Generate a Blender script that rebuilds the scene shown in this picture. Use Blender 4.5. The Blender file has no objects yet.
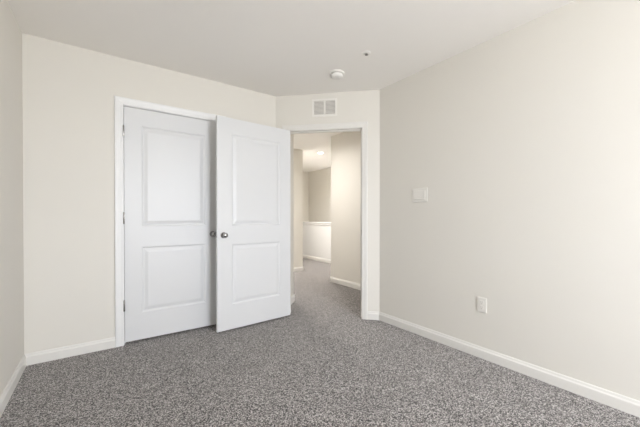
import bpy, bmesh, math
from mathutils import Vector, Matrix

S = bpy.context.scene
COL = S.collection
SQ = math.sqrt(0.5)

# ------------------------------------------------------------------ camera
F_PX = 307.7
cam_data = bpy.data.cameras.new('camera')
cam_data.sensor_fit = 'HORIZONTAL'
cam_data.sensor_width = 36.0
cam_data.lens = 36.0 * F_PX / 640.0
cam_data.shift_y = (218.3 - 213.5) / 640.0
cam_data.clip_start = 0.02
cam = bpy.data.objects.new('camera', cam_data)
COL.objects.link(cam)
cam.location = (0.4669, 0.0, 1.0997)
cam.rotation_euler = (math.radians(90 - 0.377), 0.0, -0.6179)
S.camera = cam

# ------------------------------------------------------------------ world: overcast daylight seen through the window
world = bpy.data.worlds.new('daylight')
S.world = world
world.use_nodes = True
SKY_POWER, GROUND_POWER = 17.6, 13.6
SKY_RGB, GROUND_RGB = (0.88, 0.92, 1.0), (0.92, 0.94, 0.98)
wn = world.node_tree
bg = wn.nodes['Background']
wtc = wn.nodes.new('ShaderNodeTexCoord')
wsep = wn.nodes.new('ShaderNodeSeparateXYZ')
wmap = wn.nodes.new('ShaderNodeMapRange')
wmap.inputs['From Min'].default_value = -0.04
wmap.inputs['From Max'].default_value = 0.04
wmix = wn.nodes.new('ShaderNodeMix')
wmix.data_type = 'RGBA'
wmix.inputs[6].default_value = (*[c * GROUND_POWER for c in GROUND_RGB], 1)
wmix.inputs[7].default_value = (*[c * SKY_POWER for c in SKY_RGB], 1)
wn.links.new(wtc.outputs['Generated'], wsep.inputs[0])
wn.links.new(wsep.outputs['Z'], wmap.inputs['Value'])
wn.links.new(wmap.outputs['Result'], wmix.inputs[0])
wn.links.new(wmix.outputs[2], bg.inputs[0])

# ------------------------------------------------------------------ lights
# window opening in the wall behind the camera
WIN = dict(x0=1.05, x1=2.35, z0=0.80, z1=2.25, y=-2.20)
pl = bpy.data.lights.new('window_portal', 'AREA')
pl.shape = 'RECTANGLE'
pl.size = WIN['x1'] - WIN['x0']
pl.size_y = WIN['z1'] - WIN['z0']
pl.cycles.is_portal = True
po = bpy.data.objects.new('window_portal', pl)
COL.objects.link(po)
po.location = ((WIN['x0'] + WIN['x1']) / 2, WIN['y'] - 0.14, (WIN['z0'] + WIN['z1']) / 2)
po.rotation_euler = (math.radians(90), 0, 0)      # shines towards +y, into the room


def lamp(name, kind, loc, power, size, color, spread=150):
    d = bpy.data.lights.new(name, kind)
    d.energy = power
    d.color = color
    if kind == 'AREA':
        d.spread = math.radians(spread)
        d.shape = 'DISK'
        d.size = size
    else:
        d.shadow_soft_size = size
    o = bpy.data.objects.new(name, d)
    COL.objects.link(o)
    o.location = loc
    return o


H1, H2, H4 = 25.0, 14.0, 44.0
WARM = (1.0, 0.965, 0.94)

S.view_settings.view_transform = 'Standard'
S.view_settings.look = 'None'
S.view_settings.gamma = 1.0
S.view_settings.exposure = 0.97
S.view_settings.use_curve_mapping = False
S.cycles.use_denoising = True
S.cycles.max_bounces = 16
S.cycles.diffuse_bounces = 10
S.cycles.caustics_reflective = False
S.cycles.caustics_refractive = False


# ------------------------------------------------------------------ materials
def mat(name, rgb, rough=0.5, metal=0.0, bump=0.0, bscale=200.0, spec=0.5):
    m = bpy.data.materials.new(name)
    m.use_nodes = True
    nt = m.node_tree
    b = nt.nodes['Principled BSDF']
    b.inputs['Base Color'].default_value = (*rgb, 1)
    b.inputs['Roughness'].default_value = rough
    b.inputs['Metallic'].default_value = metal
    b.inputs['Specular IOR Level'].default_value = spec
    if bump > 0:
        tc = nt.nodes.new('ShaderNodeTexCoord')
        n = nt.nodes.new('ShaderNodeTexNoise')
        n.inputs['Scale'].default_value = bscale
        n.inputs['Detail'].default_value = 3
        bp = nt.nodes.new('ShaderNodeBump')
        bp.inputs['Strength'].default_value = bump
        bp.inputs['Distance'].default_value = 0.001
        nt.links.new(tc.outputs['Object'], n.inputs['Vector'])
        nt.links.new(n.outputs['Fac'], bp.inputs['Height'])
        nt.links.new(bp.outputs['Normal'], b.inputs['Normal'])
    return m


WALL = mat('wall_paint', (0.72, 0.697, 0.645), 0.75, bump=0.25, bscale=220, spec=0.25)
CEIL = mat('ceiling_paint', (0.89, 0.87, 0.84), 0.9, bump=0.25, bscale=200, spec=0.15)
TRIM = mat('trim_paint', (0.775, 0.775, 0.77), 0.35, spec=0.4)
BASEM = mat('baseboard_paint', (0.735, 0.72, 0.685), 0.4, spec=0.4)
DOORM = mat('door_paint', (0.685, 0.69, 0.695), 0.38, bump=0.12, bscale=260, spec=0.4)
NICKEL = mat('satin_nickel', (0.40, 0.39, 0.38), 0.22, 1.0, bump=0.05, bscale=500)
PLASTIC = mat('white_plastic', (0.80, 0.785, 0.75), 0.35, bump=0.03, bscale=400)
VENTW = mat('vent_enamel', (0.78, 0.76, 0.72), 0.4, bump=0.03, bscale=300)
DARK = mat('dark_void', (0.05, 0.048, 0.045), 0.9, bump=0.1)
PLATE = mat('wall_plate_plastic', (0.755, 0.735, 0.69), 0.35, bump=0.03, bscale=400)
SLOT = mat('plug_slot', (0.25, 0.24, 0.22), 0.8, bump=0.1)
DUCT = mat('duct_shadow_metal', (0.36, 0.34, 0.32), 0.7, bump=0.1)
CHROME = mat('sprinkler_metal', (0.30, 0.29, 0.28), 0.3, 1.0, bump=0.05)


def emit_mat(name, rgb, strength):
    m = bpy.data.materials.new(name)
    m.use_nodes = True
    b = m.node_tree.nodes['Principled BSDF']
    b.inputs['Base Color'].default_value = (0.8, 0.8, 0.8, 1)
    b.inputs['Emission Color'].default_value = (*rgb, 1)
    b.inputs['Emission Strength'].default_value = strength
    return m


LENS = emit_mat('lamp_lens', (1.0, 0.95, 0.86), 6.0)


def carpet_material():
    m = bpy.data.materials.new('fleck_carpet')
    m.use_nodes = True
    nt = m.node_tree
    b = nt.nodes['Principled BSDF']
    b.inputs['Roughness'].default_value = 1.0
    b.inputs['Specular IOR Level'].default_value = 0.05
    b.inputs['Sheen Weight'].default_value = 0.4
    b.inputs['Sheen Roughness'].default_value = 0.5
    b.inputs['Sheen Tint'].default_value = (0.9, 0.87, 0.85, 1)
    tc = nt.nodes.new('ShaderNodeTexCoord')
    vo = nt.nodes.new('ShaderNodeTexVoronoi')    # single yarn tufts, each of its own tone
    vo.inputs['Scale'].default_value = 225
    sp = nt.nodes.new('ShaderNodeSeparateColor')
    n1 = nt.nodes.new('ShaderNodeTexNoise')      # clumps of tufts
    n1.inputs['Scale'].default_value = 80
    n1.inputs['Detail'].default_value = 2.5
    n1.inputs['Roughness'].default_value = 0.65
    mf = nt.nodes.new('ShaderNodeMix')
    mf.inputs[0].default_value = 0.45
    n2 = nt.nodes.new('ShaderNodeTexNoise')      # broad pile direction
    n2.inputs['Scale'].default_value = 5
    n2.inputs['Detail'].default_value = 3
    ramp = nt.nodes.new('ShaderNodeValToRGB')
    e = ramp.color_ramp.elements
    e[0].position = 0.31
    e[0].color = (0.012, 0.011, 0.010, 1)
    e[1].position = 0.70
    e[1].color = (0.54, 0.505, 0.485, 1)
    mid = e.new(0.50)
    mid.color = (0.115, 0.107, 0.102, 1)
    mx = nt.nodes.new('ShaderNodeMix')
    mx.data_type = 'RGBA'
    mx.blend_type = 'MULTIPLY'
    mx.inputs[0].default_value = 1.0
    r2 = nt.nodes.new('ShaderNodeValToRGB')
    r2.color_ramp.elements[0].position = 0.3
    r2.color_ramp.elements[0].color = (0.86, 0.86, 0.86, 1)
    r2.color_ramp.elements[1].position = 0.7
    r2.color_ramp.elements[1].color = (1, 1, 1, 1)
    bp = nt.nodes.new('ShaderNodeBump')
    bp.inputs['Strength'].default_value = 0.8
    bp.inputs['Distance'].default_value = 0.004
    L = nt.links.new
    L(tc.outputs['Object'], n1.inputs['Vector'])
    L(tc.outputs['Object'], n2.inputs['Vector'])
    L(tc.outputs['Object'], vo.inputs['Vector'])
    L(vo.outputs['Color'], sp.inputs[0])
    L(sp.outputs[0], mf.inputs[2])
    L(n1.outputs['Fac'], mf.inputs[3])
    L(mf.outputs[0], ramp.inputs['Fac'])
    L(n2.outputs['Fac'], r2.inputs['Fac'])
    L(ramp.outputs['Color'], mx.inputs[6])
    L(r2.outputs['Color'], mx.inputs[7])
    L(mx.outputs[2], b.inputs['Base Color'])
    L(mf.outputs[0], bp.inputs['Height'])
    L(bp.outputs['Normal'], b.inputs['Normal'])
    return m


CARPET = carpet_material()


def glass_material():
    m = bpy.data.materials.new('window_glass')
    m.use_nodes = True
    nt = m.node_tree
    nt.nodes.remove(nt.nodes['Principled BSDF'])
    t = nt.nodes.new('ShaderNodeBsdfTransparent')
    g = nt.nodes.new('ShaderNodeBsdfGlossy')
    g.inputs['Roughness'].default_value = 0.02
    mx = nt.nodes.new('ShaderNodeMixShader')
    mx.inputs[0].default_value = 0.06
    nt.links.new(t.outputs[0], mx.inputs[1])
    nt.links.new(g.outputs[0], mx.inputs[2])
    nt.links.new(mx.outputs[0], nt.nodes['Material Output'].inputs[0])
    return m


GLASS = glass_material()


# ------------------------------------------------------------------ mesh helpers
def add_box(bm, x0, x1, y0, y1, z0, z1):
    v = [bm.verts.new(c) for c in ((x0, y0, z0), (x1, y0, z0), (x1, y1, z0), (x0, y1, z0),
                                   (x0, y0, z1), (x1, y0, z1), (x1, y1, z1), (x0, y1, z1))]
    for f in ((0, 3, 2, 1), (4, 5, 6, 7), (0, 1, 5, 4), (1, 2, 6, 5), (2, 3, 7, 6), (3, 0, 4, 7)):
        bm.faces.new([v[i] for i in f])


def add_lathe(bm, prof, axis='z', centre=(0, 0, 0), n=32):
    """prof: (radius, height) pairs; revolved round the axis ('z', or '-y' = height towards -y, '-x')."""
    c = Vector(centre)
    rings = []
    for r, h in prof:
        ring = []
        for k in range(n):
            a = 2 * math.pi * k / n
            p, q = r * math.cos(a), r * math.sin(a)
            if axis == 'z':
                d = Vector((p, q, h))
            elif axis == '-y':
                d = Vector((p, -h, q))
            elif axis == '+y':
                d = Vector((-p, h, q))
            else:
                d = Vector((-h, -p, q))
            ring.append(bm.verts.new(c + d))
        rings.append(ring)
    for i in range(len(rings) - 1):
        for k in range(n):
            bm.faces.new((rings[i][k], rings[i][(k + 1) % n], rings[i + 1][(k + 1) % n], rings[i + 1][k]))
    bm.faces.new(rings[0][::-1])
    bm.faces.new(rings[-1])


def obj(name, bm, material, parent=None, smooth=False, bevel=0.0, kind=None):
    bmesh.ops.recalc_face_normals(bm, faces=bm.faces)
    me = bpy.data.meshes.new(name)
    bm.to_mesh(me)
    bm.free()
    if smooth:
        for p in me.polygons:
            p.use_smooth = True
        me.set_sharp_from_angle(angle=math.radians(35))
    me.materials.append(material)
    o = bpy.data.objects.new(name, me)
    COL.objects.link(o)
    if parent:
        o.parent = parent
    if bevel > 0:
        md = o.modifiers.new('edge', 'BEVEL')
        md.width = bevel
        md.segments = 2
        md.limit_method = 'ANGLE'
    if kind:
        o['kind'] = kind
    return o


def tag(o, label, cat, group=None, kind=None):
    o['label'] = label
    o['category'] = cat
    if group:
        o['group'] = group
    o['kind'] = kind or 'thing'
    return o


def empty(name, loc, rotz=0.0):
    o = bpy.data.objects.new(name, None)
    o.empty_display_size = 0.1
    COL.objects.link(o)
    o.location = loc
    o.rotation_euler = (0, 0, rotz)
    return o


def struct(name, boxes, material, label, cat, loc=(0, 0, 0), rotz=0.0):
    bm = bmesh.new()
    for b in boxes:
        add_box(bm, *b)
    o = obj(name, bm, material)
    o.location = loc
    o.rotation_euler = (0, 0, rotz)
    return tag(o, label, cat, kind='structure')


# ------------------------------------------------------------------ room dimensions
H = 2.44
W = 2.8724            # right wall plane
YC = 3.103            # closet wall plane
A = (2.063, YC)       # where the closet wall meets the angled entry wall
YR = 2.2935           # where the angled wall meets the right wall
TH = 0.115
CH_LEN = 1.1447
YB = WIN['y']         # window wall, behind the camera
BLK_X, BLK_Y = 3.618, 4.115
KNEE_X = 4.84
ENTRY_ROT = -math.pi / 4

# closet door opening and entry door opening
CX0, CX1 = 0.624, 1.429
CZ = 2.041
EU0, EU1 = 0.145, 0.955
EZ = 2.041
JT = 0.018            # jamb board thickness

# ------------------------------------------------------------------ structure
struct('floor', [(-0.3, 6.0, YB - 0.3, 8.2, -0.1, 0.0)], CARPET,
       'grey flecked carpet covering the bedroom and the hallway beyond', 'carpet')
struct('ceiling', [(-0.3, 6.0, YB - 0.3, 8.2, H, H + 0.1)], CEIL,
       'flat off-white painted ceiling', 'ceiling')
struct('wall_left', [(-TH, 0, YB - TH, YC + 0.9, 0, H)], WALL,
       'plain off-white wall along the left edge of the room', 'wall')
struct('wall_rear', [(0, CX0 - JT, YC, YC + TH, 0, H), (CX1 + JT, A[0] + 0.08, YC, YC + TH, 0, H),
                     (CX0 - JT, CX1 + JT, YC, YC + TH, CZ + JT, H)], WALL,
       'off-white wall around the closet doorway', 'wall')
struct('wall_entry', [(0, EU0 - JT, 0, TH, 0, H), (EU1 + JT, CH_LEN + 0.02, 0, TH, 0, H),
                      (EU0 - JT, EU1 + JT, 0, TH, EZ + JT, H)], WALL,
       'short angled wall holding the open bedroom doorway', 'wall', (A[0], A[1], 0), ENTRY_ROT)
struct('wall_right', [(W, W + TH, YB - TH, YR + 0.06, 0, H)], WALL,
       'long blank off-white wall with switch plate and outlet', 'wall')
struct('wall_front', [(0, WIN['x0'], YB - TH, YB, 0, H), (WIN['x1'], W, YB - TH, YB, 0, H),
                      (WIN['x0'], WIN['x1'], YB - TH, YB, 0, WIN['z0']),
                      (WIN['x0'], WIN['x1'], YB - TH, YB, WIN['z1'], H)], WALL,
       'off-white window wall behind the viewer', 'wall')
struct('wall_closet', [(0, 1.95, YC + 0.68, YC + 0.78, 0, H), (1.85, 1.95, YC + TH, YC + 0.68, 0, H)], WALL,
       'inner walls of the closet behind its closed door', 'wall')
# hallway
struct('wall_hall_left', [(-0.05, 0.063, TH, 0.552, 0, H), (-1.4, -0.05, 0.45, 0.552, 0, H)], WALL,
       'hallway wall just beyond the hinge side of the bedroom doorway', 'wall', (A[0], A[1], 0), ENTRY_ROT)
struct('wall_hall_end', [(0.9, 3.787, 5.275, 5.39, 0, H), (3.672, 3.787, 5.39, 7.82, 0, H)], WALL,
       'hallway wall seen as a narrow strip past the open bedroom door edge', 'wall')
struct('wall_hall_side', [(0.8, 0.9, 3.7, 5.39, 0, H)], WALL,
       'closing wall at the far hidden end of the hallway', 'wall')
struct('wall_hall_right', [(BLK_X, BLK_X + TH, 1.4, BLK_Y, 0, H), (BLK_X + TH, 5.7, BLK_Y - TH, BLK_Y, 0, H),
                           (W + TH, BLK_X, 1.4, 1.5, 0, H)], WALL,
       'beige hallway wall filling the right half of the doorway', 'wall')
struct('wall_stair_far', [(5.6, 5.7, BLK_Y, 7.92, 0, H), (3.672, 5.6, 7.82, 7.92, 0, H)], WALL,
       'distant wall above the white half wall of the stairwell', 'wall')
struct('wall_knee', [(KNEE_X, KNEE_X + 0.11, BLK_Y, 7.82, 0, 0.925)], TRIM,
       'white stairwell half wall seen through the doorway', 'wall')


# ------------------------------------------------------------------ trims
def prism(bm, prof, p, q, n):
    """extrude a (out, height) profile from p to q; out is measured along n."""
    p, q, n = Vector((*p, 0)), Vector((*q, 0)), Vector((*n, 0))
    a = [bm.verts.new(p + n * d + Vector((0, 0, z))) for d, z in prof]
    b = [bm.verts.new(q + n * d + Vector((0, 0, z))) for d, z in prof]
    k = len(prof)
    for i in range(k):
        bm.faces.new((a[i], a[(i + 1) % k], b[(i + 1) % k], b[i]))
    bm.faces.new(a[::-1])
    bm.faces.new(b)


BASE_PROF = [(0, 0), (0.014, 0), (0.014, 0.060), (0.0125, 0.064), (0.0085, 0.070), (0.0065, 0.080), (0.004, 0.085), (0, 0.085)]


def baseboard(name, runs, label):
    bm = bmesh.new()
    for p, q, n in runs:
        prism(bm, BASE_PROF, p, q, n)
    return tag(obj(name, bm, BASEM), label, 'baseboard', kind='structure')


def ch(u, n=0.0):
    return (A[0] + u * SQ + n * SQ, A[1] - u * SQ + n * SQ)


CASW = 0.062
baseboard('baseboard_left', [((0, YB), (0, YC), (1, 0))], 'white baseboard along the left wall')
baseboard('baseboard_rear', [((0, YC), (CX0 - 0.004 - CASW, YC), (0, -1)), ((CX1 + 0.004 + CASW, YC), A, (0, -1))],
          'white baseboard on the closet wall beside the casing')
baseboard('baseboard_entry', [(ch(0), ch(EU0 - CASW), (-SQ, -SQ)), (ch(EU1 + CASW), ch(CH_LEN), (-SQ, -SQ))],
          'short white baseboard between the doorway casing and the room corner')
baseboard('baseboard_right', [((W, YB), (W, YR), (-1, 0))], 'long white baseboard along the blank right wall')
baseboard('baseboard_front', [((0, YB), (W, YB), (0, 1))], 'white baseboard under the window behind the viewer')
baseboard('baseboard_hall_left', [(ch(0.063, TH), ch(0.063, 0.566), (SQ, -SQ)), (ch(-1.0, 0.552), ch(0.077, 0.552), (SQ, SQ))],
          'white baseboard end peeking out past the open door edge')
baseboard('baseboard_hall_end', [((0.9, 5.275), (3.801, 5.275), (0, -1)), ((3.787, 5.261), (3.787, 7.82), (1, 0))],
          'white baseboard on the narrow hallway wall strip')
baseboard('baseboard_hall_right', [((BLK_X, 1.5), (BLK_X, BLK_Y + 0.014), (-1, 0)), ((BLK_X - 0.014, BLK_Y), (KNEE_X, BLK_Y), (0, 1))],
          'white baseboard on the beige hallway wall')
baseboard('baseboard_knee', [((KNEE_X, BLK_Y), (KNEE_X, 7.82), (-1, 0))], 'white baseboard under the stairwell half wall')
bm = bmesh.new()
prism(bm, [(0.02, 0.955), (0.02, 0.93), (0.012, 0.925), (0.012, 0.89), (0.0, 0.885), (-0.11, 0.885), (-0.11, 0.89), (-0.122, 0.89), (-0.122, 0.925), (-0.13, 0.93), (-0.13, 0.955)],
      (KNEE_X, BLK_Y), (KNEE_X, 7.82), (-1, 0))
tag(obj('trim_3', bm, TRIM), 'white cap rail along the top of the stairwell half wall', 'cap rail', kind='structure')

CAS_PROF = [(0.0, 0.0), (0.0, 0.009), (0.006, 0.011), (0.020, 0.011), (0.030, 0.014), (0.046, 0.017), (0.058, 0.017), (0.062, 0.013), (0.062, 0.0)]


def casing(name, x0, x1, zt, loc, rotz, label, paint, reveal=0.004):
    """mitred casing round an opening (x0..x1, up to zt) on the face y = 0 looking towards -y, with jambs behind."""
    root = empty(name, loc, rotz)
    tag(root, label, 'door frame', kind='structure')
    bm = bmesh.new()
    a, b, t = x0 - reveal, x1 + reveal, zt + reveal
    rows = []
    for d, p in CAS_PROF:
        rows.append([bm.verts.new(c) for c in ((a - d, -p, 0), (a - d, -p, t + d), (b + d, -p, t + d), (b + d, -p, 0))])
    k = len(rows)
    for i in range(k):
        r, s = rows[i], rows[(i + 1) % k]
        for j in range(3):
            bm.faces.new((r[j], r[j + 1], s[j + 1], s[j]))
    bm.faces.new([r[0] for r in rows])
    bm.faces.new([r[3] for r in rows])
    obj('casing', bm, paint, root)
    bm = bmesh.new()
    for e0, e1, sg in ((x0 - JT, x0, 1), (x1, x1 + JT, -1)):
        add_box(bm, e0, e1, 0, TH, 0, zt + JT)
    add_box(bm, x0, x1, 0, TH, zt, zt + JT)
    obj('jamb', bm, paint, root)
    bm = bmesh.new()
    add_box(bm, x0, x0 + 0.010, 0.041, 0.074, 0, zt)
    add_box(bm, x1 - 0.010, x1, 0.041, 0.074, 0, zt)
    add_box(bm, x0 + 0.010, x1 - 0.010, 0.041, 0.074, zt - 0.010, zt)
    obj('door_stop', bm, paint, root)
    return root


trim1 = casing('trim_1', CX0, CX1, CZ, (0, YC, 0), 0.0, 'white casing framing the closed closet door', TRIM)
trim2 = casing('trim_2', EU0, EU1, EZ, (A[0], A[1], 0), ENTRY_ROT, 'white casing framing the open bedroom doorway', BASEM)
bm = bmesh.new()
add_box(bm, EU1 - 0.0015, EU1 + 0.0005, 0.004, 0.032, 0.90, 0.957)
obj('strike_plate', bm, NICKEL, trim2)['label'] = 'nickel strike plate on the door jamb'
# hallway side of the entry frame: casing mirrored onto the far face
bm = bmesh.new()
rows = []
for d, p in CAS_PROF:
    a, b, t = EU0 - 0.004, EU1 + 0.004, EZ + 0.004
    rows.append([bm.verts.new(c) for c in ((a - d, TH + p, 0), (a - d, TH + p, t + d), (b + d, TH + p, t + d), (b + d, TH + p, 0))])
for i in range(len(rows)):
    r, s_ = rows[i], rows[(i + 1) % len(rows)]
    for j in range(3):
        bm.faces.new((r[j], r[j + 1], s_[j + 1], s_[j]))
bm.faces.new([r[0] for r in rows])
bm.faces.new([r[3] for r in rows])
obj('casing', bm, BASEM, trim2)

# ------------------------------------------------------------------ window behind the viewer (lights the room)
wroot = empty('window_1', ((WIN['x0'] + WIN['x1']) / 2, YB - 0.06, WIN['z0']))
tag(wroot, 'white framed window behind the viewer', 'window', kind='structure')
ww, wh = (WIN['x1'] - WIN['x0']) / 2, WIN['z1'] - WIN['z0']
bm = bmesh.new()
for b in ((-ww, -ww + 0.03, -0.03, 0.03, 0, wh), (ww - 0.03, ww, -0.03, 0.03, 0, wh),
          (-ww + 0.03, ww - 0.03, -0.03, 0.03, 0, 0.03), (-ww + 0.03, ww - 0.03, -0.03, 0.03, wh - 0.03, wh),
          (-ww + 0.03, ww - 0.03, -0.02, 0.02, wh / 2 - 0.02, wh / 2 + 0.02)):
    add_box(bm, *b)
obj('window_frame', bm, TRIM, wroot)
bm = bmesh.new()
add_box(bm, -ww + 0.03, ww - 0.03, -0.002, 0.002, 0.03, wh / 2 - 0.02)
add_box(bm, -ww + 0.03, ww - 0.03, -0.002, 0.002, wh / 2 + 0.02, wh - 0.03)
obj('pane', bm, GLASS, wroot)
bm = bmesh.new()
add_box(bm, -ww - 0.04, ww + 0.04, 0.03, 0.10, -0.02, 0.0)
obj('window_sill', bm, TRIM, wroot)


# ------------------------------------------------------------------ doors
DOOR_T = 0.035
PANEL_STEPS = [(0.0, 0.0), (0.006, 0.0045), (0.013, 0.0085), (0.021, 0.0085), (0.044, 0.0025), (0.050, 0.0015)]


def add_panel(bm, x0, x1, z0, z1, y, sgn):
    """moulded raised panel sunk into the face y; sgn = +1 sinks towards +y."""
    prev = None
    for off, dep in PANEL_STEPS:
        ring = [bm.verts.new(c) for c in ((x0 + off, y + sgn * dep, z0 + off), (x1 - off, y + sgn * dep, z0 + off),
                                          (x1 - off, y + sgn * dep, z1 - off), (x0 + off, y + sgn * dep, z1 - off))]
        if prev:
            for i in range(4):
                bm.faces.new((prev[i], prev[(i + 1) % 4], ring[(i + 1) % 4], ring[i]))
        prev = ring
    bm.faces.new(prev)


def knob(parent, x, z, front=True):
    ax, y = ('-y', 0.0) if front else ('+y', DOOR_T)
    bm = bmesh.new()
    add_lathe(bm, [(0.0125, 0.004), (0.0115, 0.020), (0.013, 0.026), (0.0195, 0.031), (0.0235, 0.038), (0.0245, 0.046),
                   (0.0225, 0.054), (0.0175, 0.060), (0.010, 0.063), (0.002, 0.0636)], ax, (x, y, z))
    k = obj('knob', bm, NICKEL, parent, smooth=True)
    k['label'] = 'round satin nickel knob'
    bm = bmesh.new()
    add_lathe(bm, [(0.029, 0.0), (0.029, 0.003), (0.027, 0.007), (0.024, 0.0095), (0.0125, 0.010)], ax, (x, y, z))
    obj('rosette', bm, NICKEL, k, smooth=True)


def door(name, loc, rotz, x0, x1, zb, free, label):
    """leaf from x0 to x1, front face y = 0, back face y = DOOR_T, standing zb over the carpet."""
    zt = 2.036
    xs = [x0, x0 + (0.128 if free > 0 else 0.142), x1 - 0.128, x1]
    zs = [zb, 0.255, 0.831, 1.010, 1.888, zt]
    bm = bmesh.new()
    for y in (0.0, DOOR_T):
        g = [[bm.verts.new((x, y, z)) for z in zs] for x in xs]
        for i in range(3):
            for j in range(5):
                if i == 1 and j in (1, 3):
                    continue
                bm.faces.new((g[i][j], g[i + 1][j], g[i + 1][j + 1], g[i][j + 1]))
    bm.verts.ensure_lookup_table()
    c = {}
    for v in bm.verts:
        c[tuple(round(t, 5) for t in v.co)] = v

    def V(x, y, z):
        return c[tuple(round(t, 5) for t in (x, y, z))]
    for x in (x0, x1):
        for j in range(5):
            bm.faces.new((V(x, 0, zs[j]), V(x, DOOR_T, zs[j]), V(x, DOOR_T, zs[j + 1]), V(x, 0, zs[j + 1])))
    for z in (zb, zt):
        for i in range(3):
            bm.faces.new((V(xs[i], 0, z), V(xs[i + 1], 0, z), V(xs[i + 1], DOOR_T, z), V(xs[i], DOOR_T, z)))
    for za, zc in ((zs[1], zs[2]), (zs[3], zs[4])):     # walls of the panel openings
        q = [(xs[1], za), (xs[2], za), (xs[2], zc), (xs[1], zc)]
        for i in range(4):
            (xa, z1), (xb, z2) = q[i], q[(i + 1) % 4]
            bm.faces.new((V(xa, 0, z1), V(xb, 0, z2), V(xb, DOOR_T, z2), V(xa, DOOR_T, z1)))
    d = obj(name, bm, DOORM)
    d.location = loc
    d.rotation_euler = (0, 0, rotz)
    tag(d, label, 'door', kind='structure')
    for za, zc in ((zs[1], zs[2]), (zs[3], zs[4])):
        bm = bmesh.new()
        add_panel(bm, xs[1], xs[2], za, zc, 0.0, 1)
        add_panel(bm, xs[1], xs[2], za, zc, DOOR_T, -1)
        obj('panel', bm, DOORM, d)
    bm = bmesh.new()
    xf = x1 if free > 0 else x0
    add_box(bm, xf - 0.001, xf + 0.001, 0.005, 0.030, 0.90, 0.957)
    obj('latch_plate', bm, NICKEL, d)
    return d


def hinge(parent, x, y, z, sx):
    bm = bmesh.new()
    add_lathe(bm, [(0.003, -0.050), (0.0055, -0.047), (0.0065, -0.0445), (0.0065, 0.0445), (0.0055, 0.047), (0.003, 0.050)], 'z', (x, y, z), 16)
    add_box(bm, min(x, x + sx * 0.004), max(x, x + sx * 0.004) + 0.0006, y, y + 0.030, z - 0.0445, z + 0.0445)
    obj('hinge', bm, NICKEL, parent, smooth=True)['label'] = 'satin nickel butt hinge'


d1 = door('door_1', (CX0, YC + 0.001, 0), 0.0, 0.0035, CX1 - CX0 - 0.0035, 0.021, 1,
          'white closed two-panel closet door with nickel hinges on its left side')
for z in (1.824, 1.084, 0.337):
    hinge(d1, -0.001, -0.0105, z, 1)
knob(d1, CX1 - CX0 - 0.064, 0.925)

DW = 0.812
rot2 = math.atan2(0.054, 0.818)
d2 = door('door_2', (2.154, 2.935, 0), rot2, -DW, 0.0, 0.018, -1,
          'white two-panel bedroom door swung fully open in front of the closet')
for z in (1.824, 1.084, 0.337):
    hinge(d2, 0.004, DOOR_T + 0.004, z, -1)
knob(d2, -DW + 0.060, 0.922, True)
knob(d2, -DW + 0.060, 0.922, False)

# ------------------------------------------------------------------ air vent over the doorway
vu0, vu1, vz0, vz1 = 0.4175, 0.6915, 2.187, 2.377
vent = empty('air_vent', (*ch((vu0 + vu1) / 2), vz0), ENTRY_ROT)
tag(vent, 'white rectangular louvered air vent on the wall above the open doorway', 'air vent')
vw, vh = (vu1 - vu0) / 2, vz1 - vz0
bm = bmesh.new()
B = 0.020
for b in ((-vw, -vw + B, -0.008, 0, 0, vh), (vw - B, vw, -0.008, 0, 0, vh),
          (-vw + B, vw - B, -0.008, 0, 0, B), (-vw + B, vw - B, -0.008, 0, vh - B, vh)):
    add_box(bm, *b)
obj('frame', bm, VENTW, vent)
bm = bmesh.new()
add_box(bm, -0.009, 0.009, -0.0075, -0.0005, B, vh - B)
obj('mullion', bm, VENTW, vent)
for xa, xb in ((-vw + B, -0.009), (0.009, vw - B)):
    bm = bmesh.new()
    nsl = 11
    for i in range(nsl):
        z = B + (i + 0.5) * (vh - 2 * B) / nsl
        v = [bm.verts.new(c) for c in ((xa, -0.0065, z - 0.0055), (xb, -0.0065, z - 0.0055), (xb, -0.0015, z + 0.0045), (xa, -0.0015, z + 0.0045),
                                       (xa, -0.0055, z - 0.0062), (xb, -0.0055, z - 0.0062), (xb, -0.0005, z + 0.0038), (xa, -0.0005, z + 0.0038))]
        for f in ((0, 1, 2, 3), (7, 6, 5, 4), (0, 4, 5, 1), (3, 2, 6, 7), (0, 3, 7, 4), (1, 5, 6, 2)):
            bm.faces.new([v[k] for k in f])
    obj('louver', bm, VENTW, vent)
bm = bmesh.new()
add_box(bm, -vw + B, vw - B, -0.0006, -0.0001, B, vh - B)
obj('duct_backing', bm, DUCT, vent)

# ------------------------------------------------------------------ smoke detector and sprinkler on the ceiling
det = empty('smoke_detector', (2.268, 2.262, H))
tag(det, 'round white smoke detector on the ceiling near the doorway', 'smoke detector')
bm = bmesh.new()
add_lathe(bm, [(0.068, 0.0), (0.070, -0.003), (0.070, -0.010), (0.067, -0.013), (0.050, -0.0135)], 'z', n=48)
obj('base', bm, PLASTIC, det, smooth=True)
bm = bmesh.new()
add_lathe(bm, [(0.052, -0.0136), (0.056, -0.017), (0.057, -0.030), (0.054, -0.038), (0.046, -0.044), (0.030, -0.047), (0.004, -0.048)], 'z', n=48)
hs = obj('housing', bm, PLASTIC, det, smooth=True)
bm = bmesh.new()
add_lathe(bm, [(0.010, -0.0465), (0.010, -0.0492), (0.008, -0.0500), (0.001, -0.0500)], 'z', (0.018, -0.012, 0), 20)
obj('test_button', bm, PLASTIC, hs, smooth=True)

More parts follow.
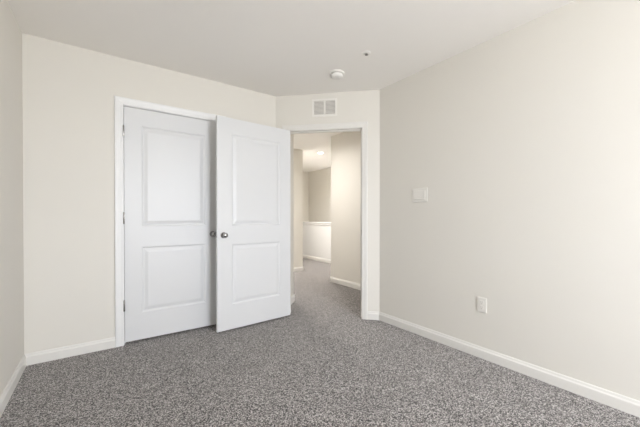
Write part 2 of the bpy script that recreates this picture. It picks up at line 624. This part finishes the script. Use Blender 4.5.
spr = empty('sprinkler_head', (2.248, 1.845, H))
tag(spr, 'small dark-centred fire sprinkler head in a white round plate on the ceiling', 'sprinkler')
bm = bmesh.new()
add_lathe(bm, [(0.036, 0.0), (0.036, -0.002), (0.030, -0.006), (0.020, -0.008), (0.014, -0.008)], 'z', n=40)
obj('escutcheon', bm, PLASTIC, spr, smooth=True)
bm = bmesh.new()
add_lathe(bm, [(0.010, -0.004), (0.010, -0.008), (0.006, -0.009), (0.005, -0.013), (0.003, -0.014)], 'z', n=20)
for s_ in (-1, 1):
    add_box(bm, s_ * 0.011 - 0.0015, s_ * 0.011 + 0.0015, -0.002, 0.002, -0.0155, -0.004)
obj('nozzle', bm, CHROME, spr, smooth=True)
bm = bmesh.new()
add_lathe(bm, [(0.013, -0.0145), (0.014, -0.016), (0.012, -0.017), (0.003, -0.0175)], 'z', n=24)
obj('deflector', bm, CHROME, spr, smooth=True)

# ------------------------------------------------------------------ switch plate and outlet on the right wall
# local frame: x along the wall, y into the wall, z up  (rotated so that -y points into the room, i.e. to -x)
sw = empty('control_panel', (W, (1.871 + 1.701) / 2, 1.2945), -math.pi / 2)
tag(sw, 'wide white rectangular control panel on the right wall near the room corner', 'wall control')


def plate(name, hw, hh, parent, holes_w=None):
    bm = bmesh.new()
    add_box(bm, -hw, hw, -0.0065, 0, -hh, hh)
    return obj(name, bm, PLATE, parent, bevel=0.003)


plate('cover_plate', 0.084, 0.0645, sw)
bm = bmesh.new()
add_box(bm, -0.062, 0.060, -0.0105, -0.006, -0.024, 0.040)
obj('face_panel', bm, PLATE, sw, bevel=0.002)
bm = bmesh.new()
add_box(bm, -0.062, 0.060, -0.0125, -0.006, -0.042, -0.0285)
obj('lower_bar', bm, PLATE, sw, bevel=0.002)

ot = empty('power_outlet', (W, 1.2135, 0.413), -math.pi / 2)
tag(ot, 'white duplex power outlet low on the right wall', 'power outlet')
plate('cover_plate', 0.0365, 0.0575, ot)
for s_ in (-1, 1):
    bm = bmesh.new()
    cz = s_ * 0.0195
    n = 24
    front, back = [], []
    for k in range(n):
        a = 2 * math.pi * k / n
        x = 0.0168 * max(-0.92, min(0.92, math.cos(a))) / 0.92
        z = cz + max(-0.0135, min(0.0135, 0.0172 * math.sin(a)))
        front.append(bm.verts.new((x, -0.0092, z)))
        back.append(bm.verts.new((x, -0.006, z)))
    bm.faces.new(front)
    bm.faces.new(back[::-1])
    for k in range(n):
        bm.faces.new((front[k], back[k], back[(k + 1) % n], front[(k + 1) % n]))
    rc = obj('receptacle', bm, PLATE, ot)
    bm = bmesh.new()
    add_box(bm, -0.0073, -0.0055, -0.0094, -0.0085, cz + 0.000, cz + 0.009)
    add_box(bm, 0.0055, 0.0073, -0.0094, -0.0085, cz + 0.001, cz + 0.008)
    add_lathe(bm, [(0.0026, 0.0085), (0.0026, 0.0094)], '-y', (0, 0, cz - 0.007), 12)
    obj('slots', bm, SLOT, rc)['label'] = 'dark plug slots'
bm = bmesh.new()
add_lathe(bm, [(0.003, 0.0063), (0.003, 0.0072), (0.002, 0.0076)], '-y', (0, 0, 0), 12)
obj('screw', bm, PLATE, ot)


# ------------------------------------------------------------------ recessed downlights
def downlight(x, y, label, power, spread=150):
    r = empty('ceiling_light', (x, y, H))
    tag(r, label, 'ceiling light')
    bm = bmesh.new()
    rings = []
    for rr, z in ((0.060, -0.001), (0.062, -0.004), (0.078, -0.004), (0.080, -0.001)):
        rings.append([bm.verts.new((rr * math.cos(2 * math.pi * k / 40), rr * math.sin(2 * math.pi * k / 40), z)) for k in range(40)])
    for i in range(4):
        a, b = rings[i], rings[(i + 1) % 4]
        for k in range(40):
            bm.faces.new((a[k], a[(k + 1) % 40], b[(k + 1) % 40], b[k]))
    obj('trim_ring', bm, PLASTIC, r, smooth=True)
    bm = bmesh.new()
    add_lathe(bm, [(0.060, -0.0012), (0.058, -0.003), (0.03, -0.0034), (0.002, -0.0035)], 'z', n=40)
    obj('lens', bm, LENS, r, smooth=True)
    lamp('downlight_lamp', 'AREA', (x, y, H - 0.008), power, 0.11, WARM, spread)
    return r


downlight(4.258, 5.313, 'round lit recessed ceiling light in the hallway', H1)
downlight(2.6, 3.9, 'unseen recessed hallway light added just beyond the doorway head to brighten the hall', H2, 160)  # second downlight, out of view, put in for extra hall light

pd = empty('fill_pendant', (5.36, 6.05, H))  # invented pendant, out of view, added to brighten the far stairwell wall
tag(pd, 'added globe pendant for fill light in the stairwell, unseen behind the beige hallway wall', 'fill lamp')
bm = bmesh.new()
add_lathe(bm, [(0.05, 0.0), (0.05, -0.02), (0.006, -0.026), (0.004, -0.03), (0.004, -0.70), (0.02, -0.71), (0.02, -0.75), (0.01, -0.755)], 'z', n=24)
obj('cord', bm, NICKEL, pd, smooth=True)
bm = bmesh.new()
add_lathe(bm, [(0.015, -0.752), (0.035, -0.765), (0.05, -0.79), (0.055, -0.815), (0.05, -0.84), (0.035, -0.865), (0.003, -0.872)], 'z', n=32)
obj('globe', bm, emit_mat('fill_globe', WARM, H4), pd, smooth=True)
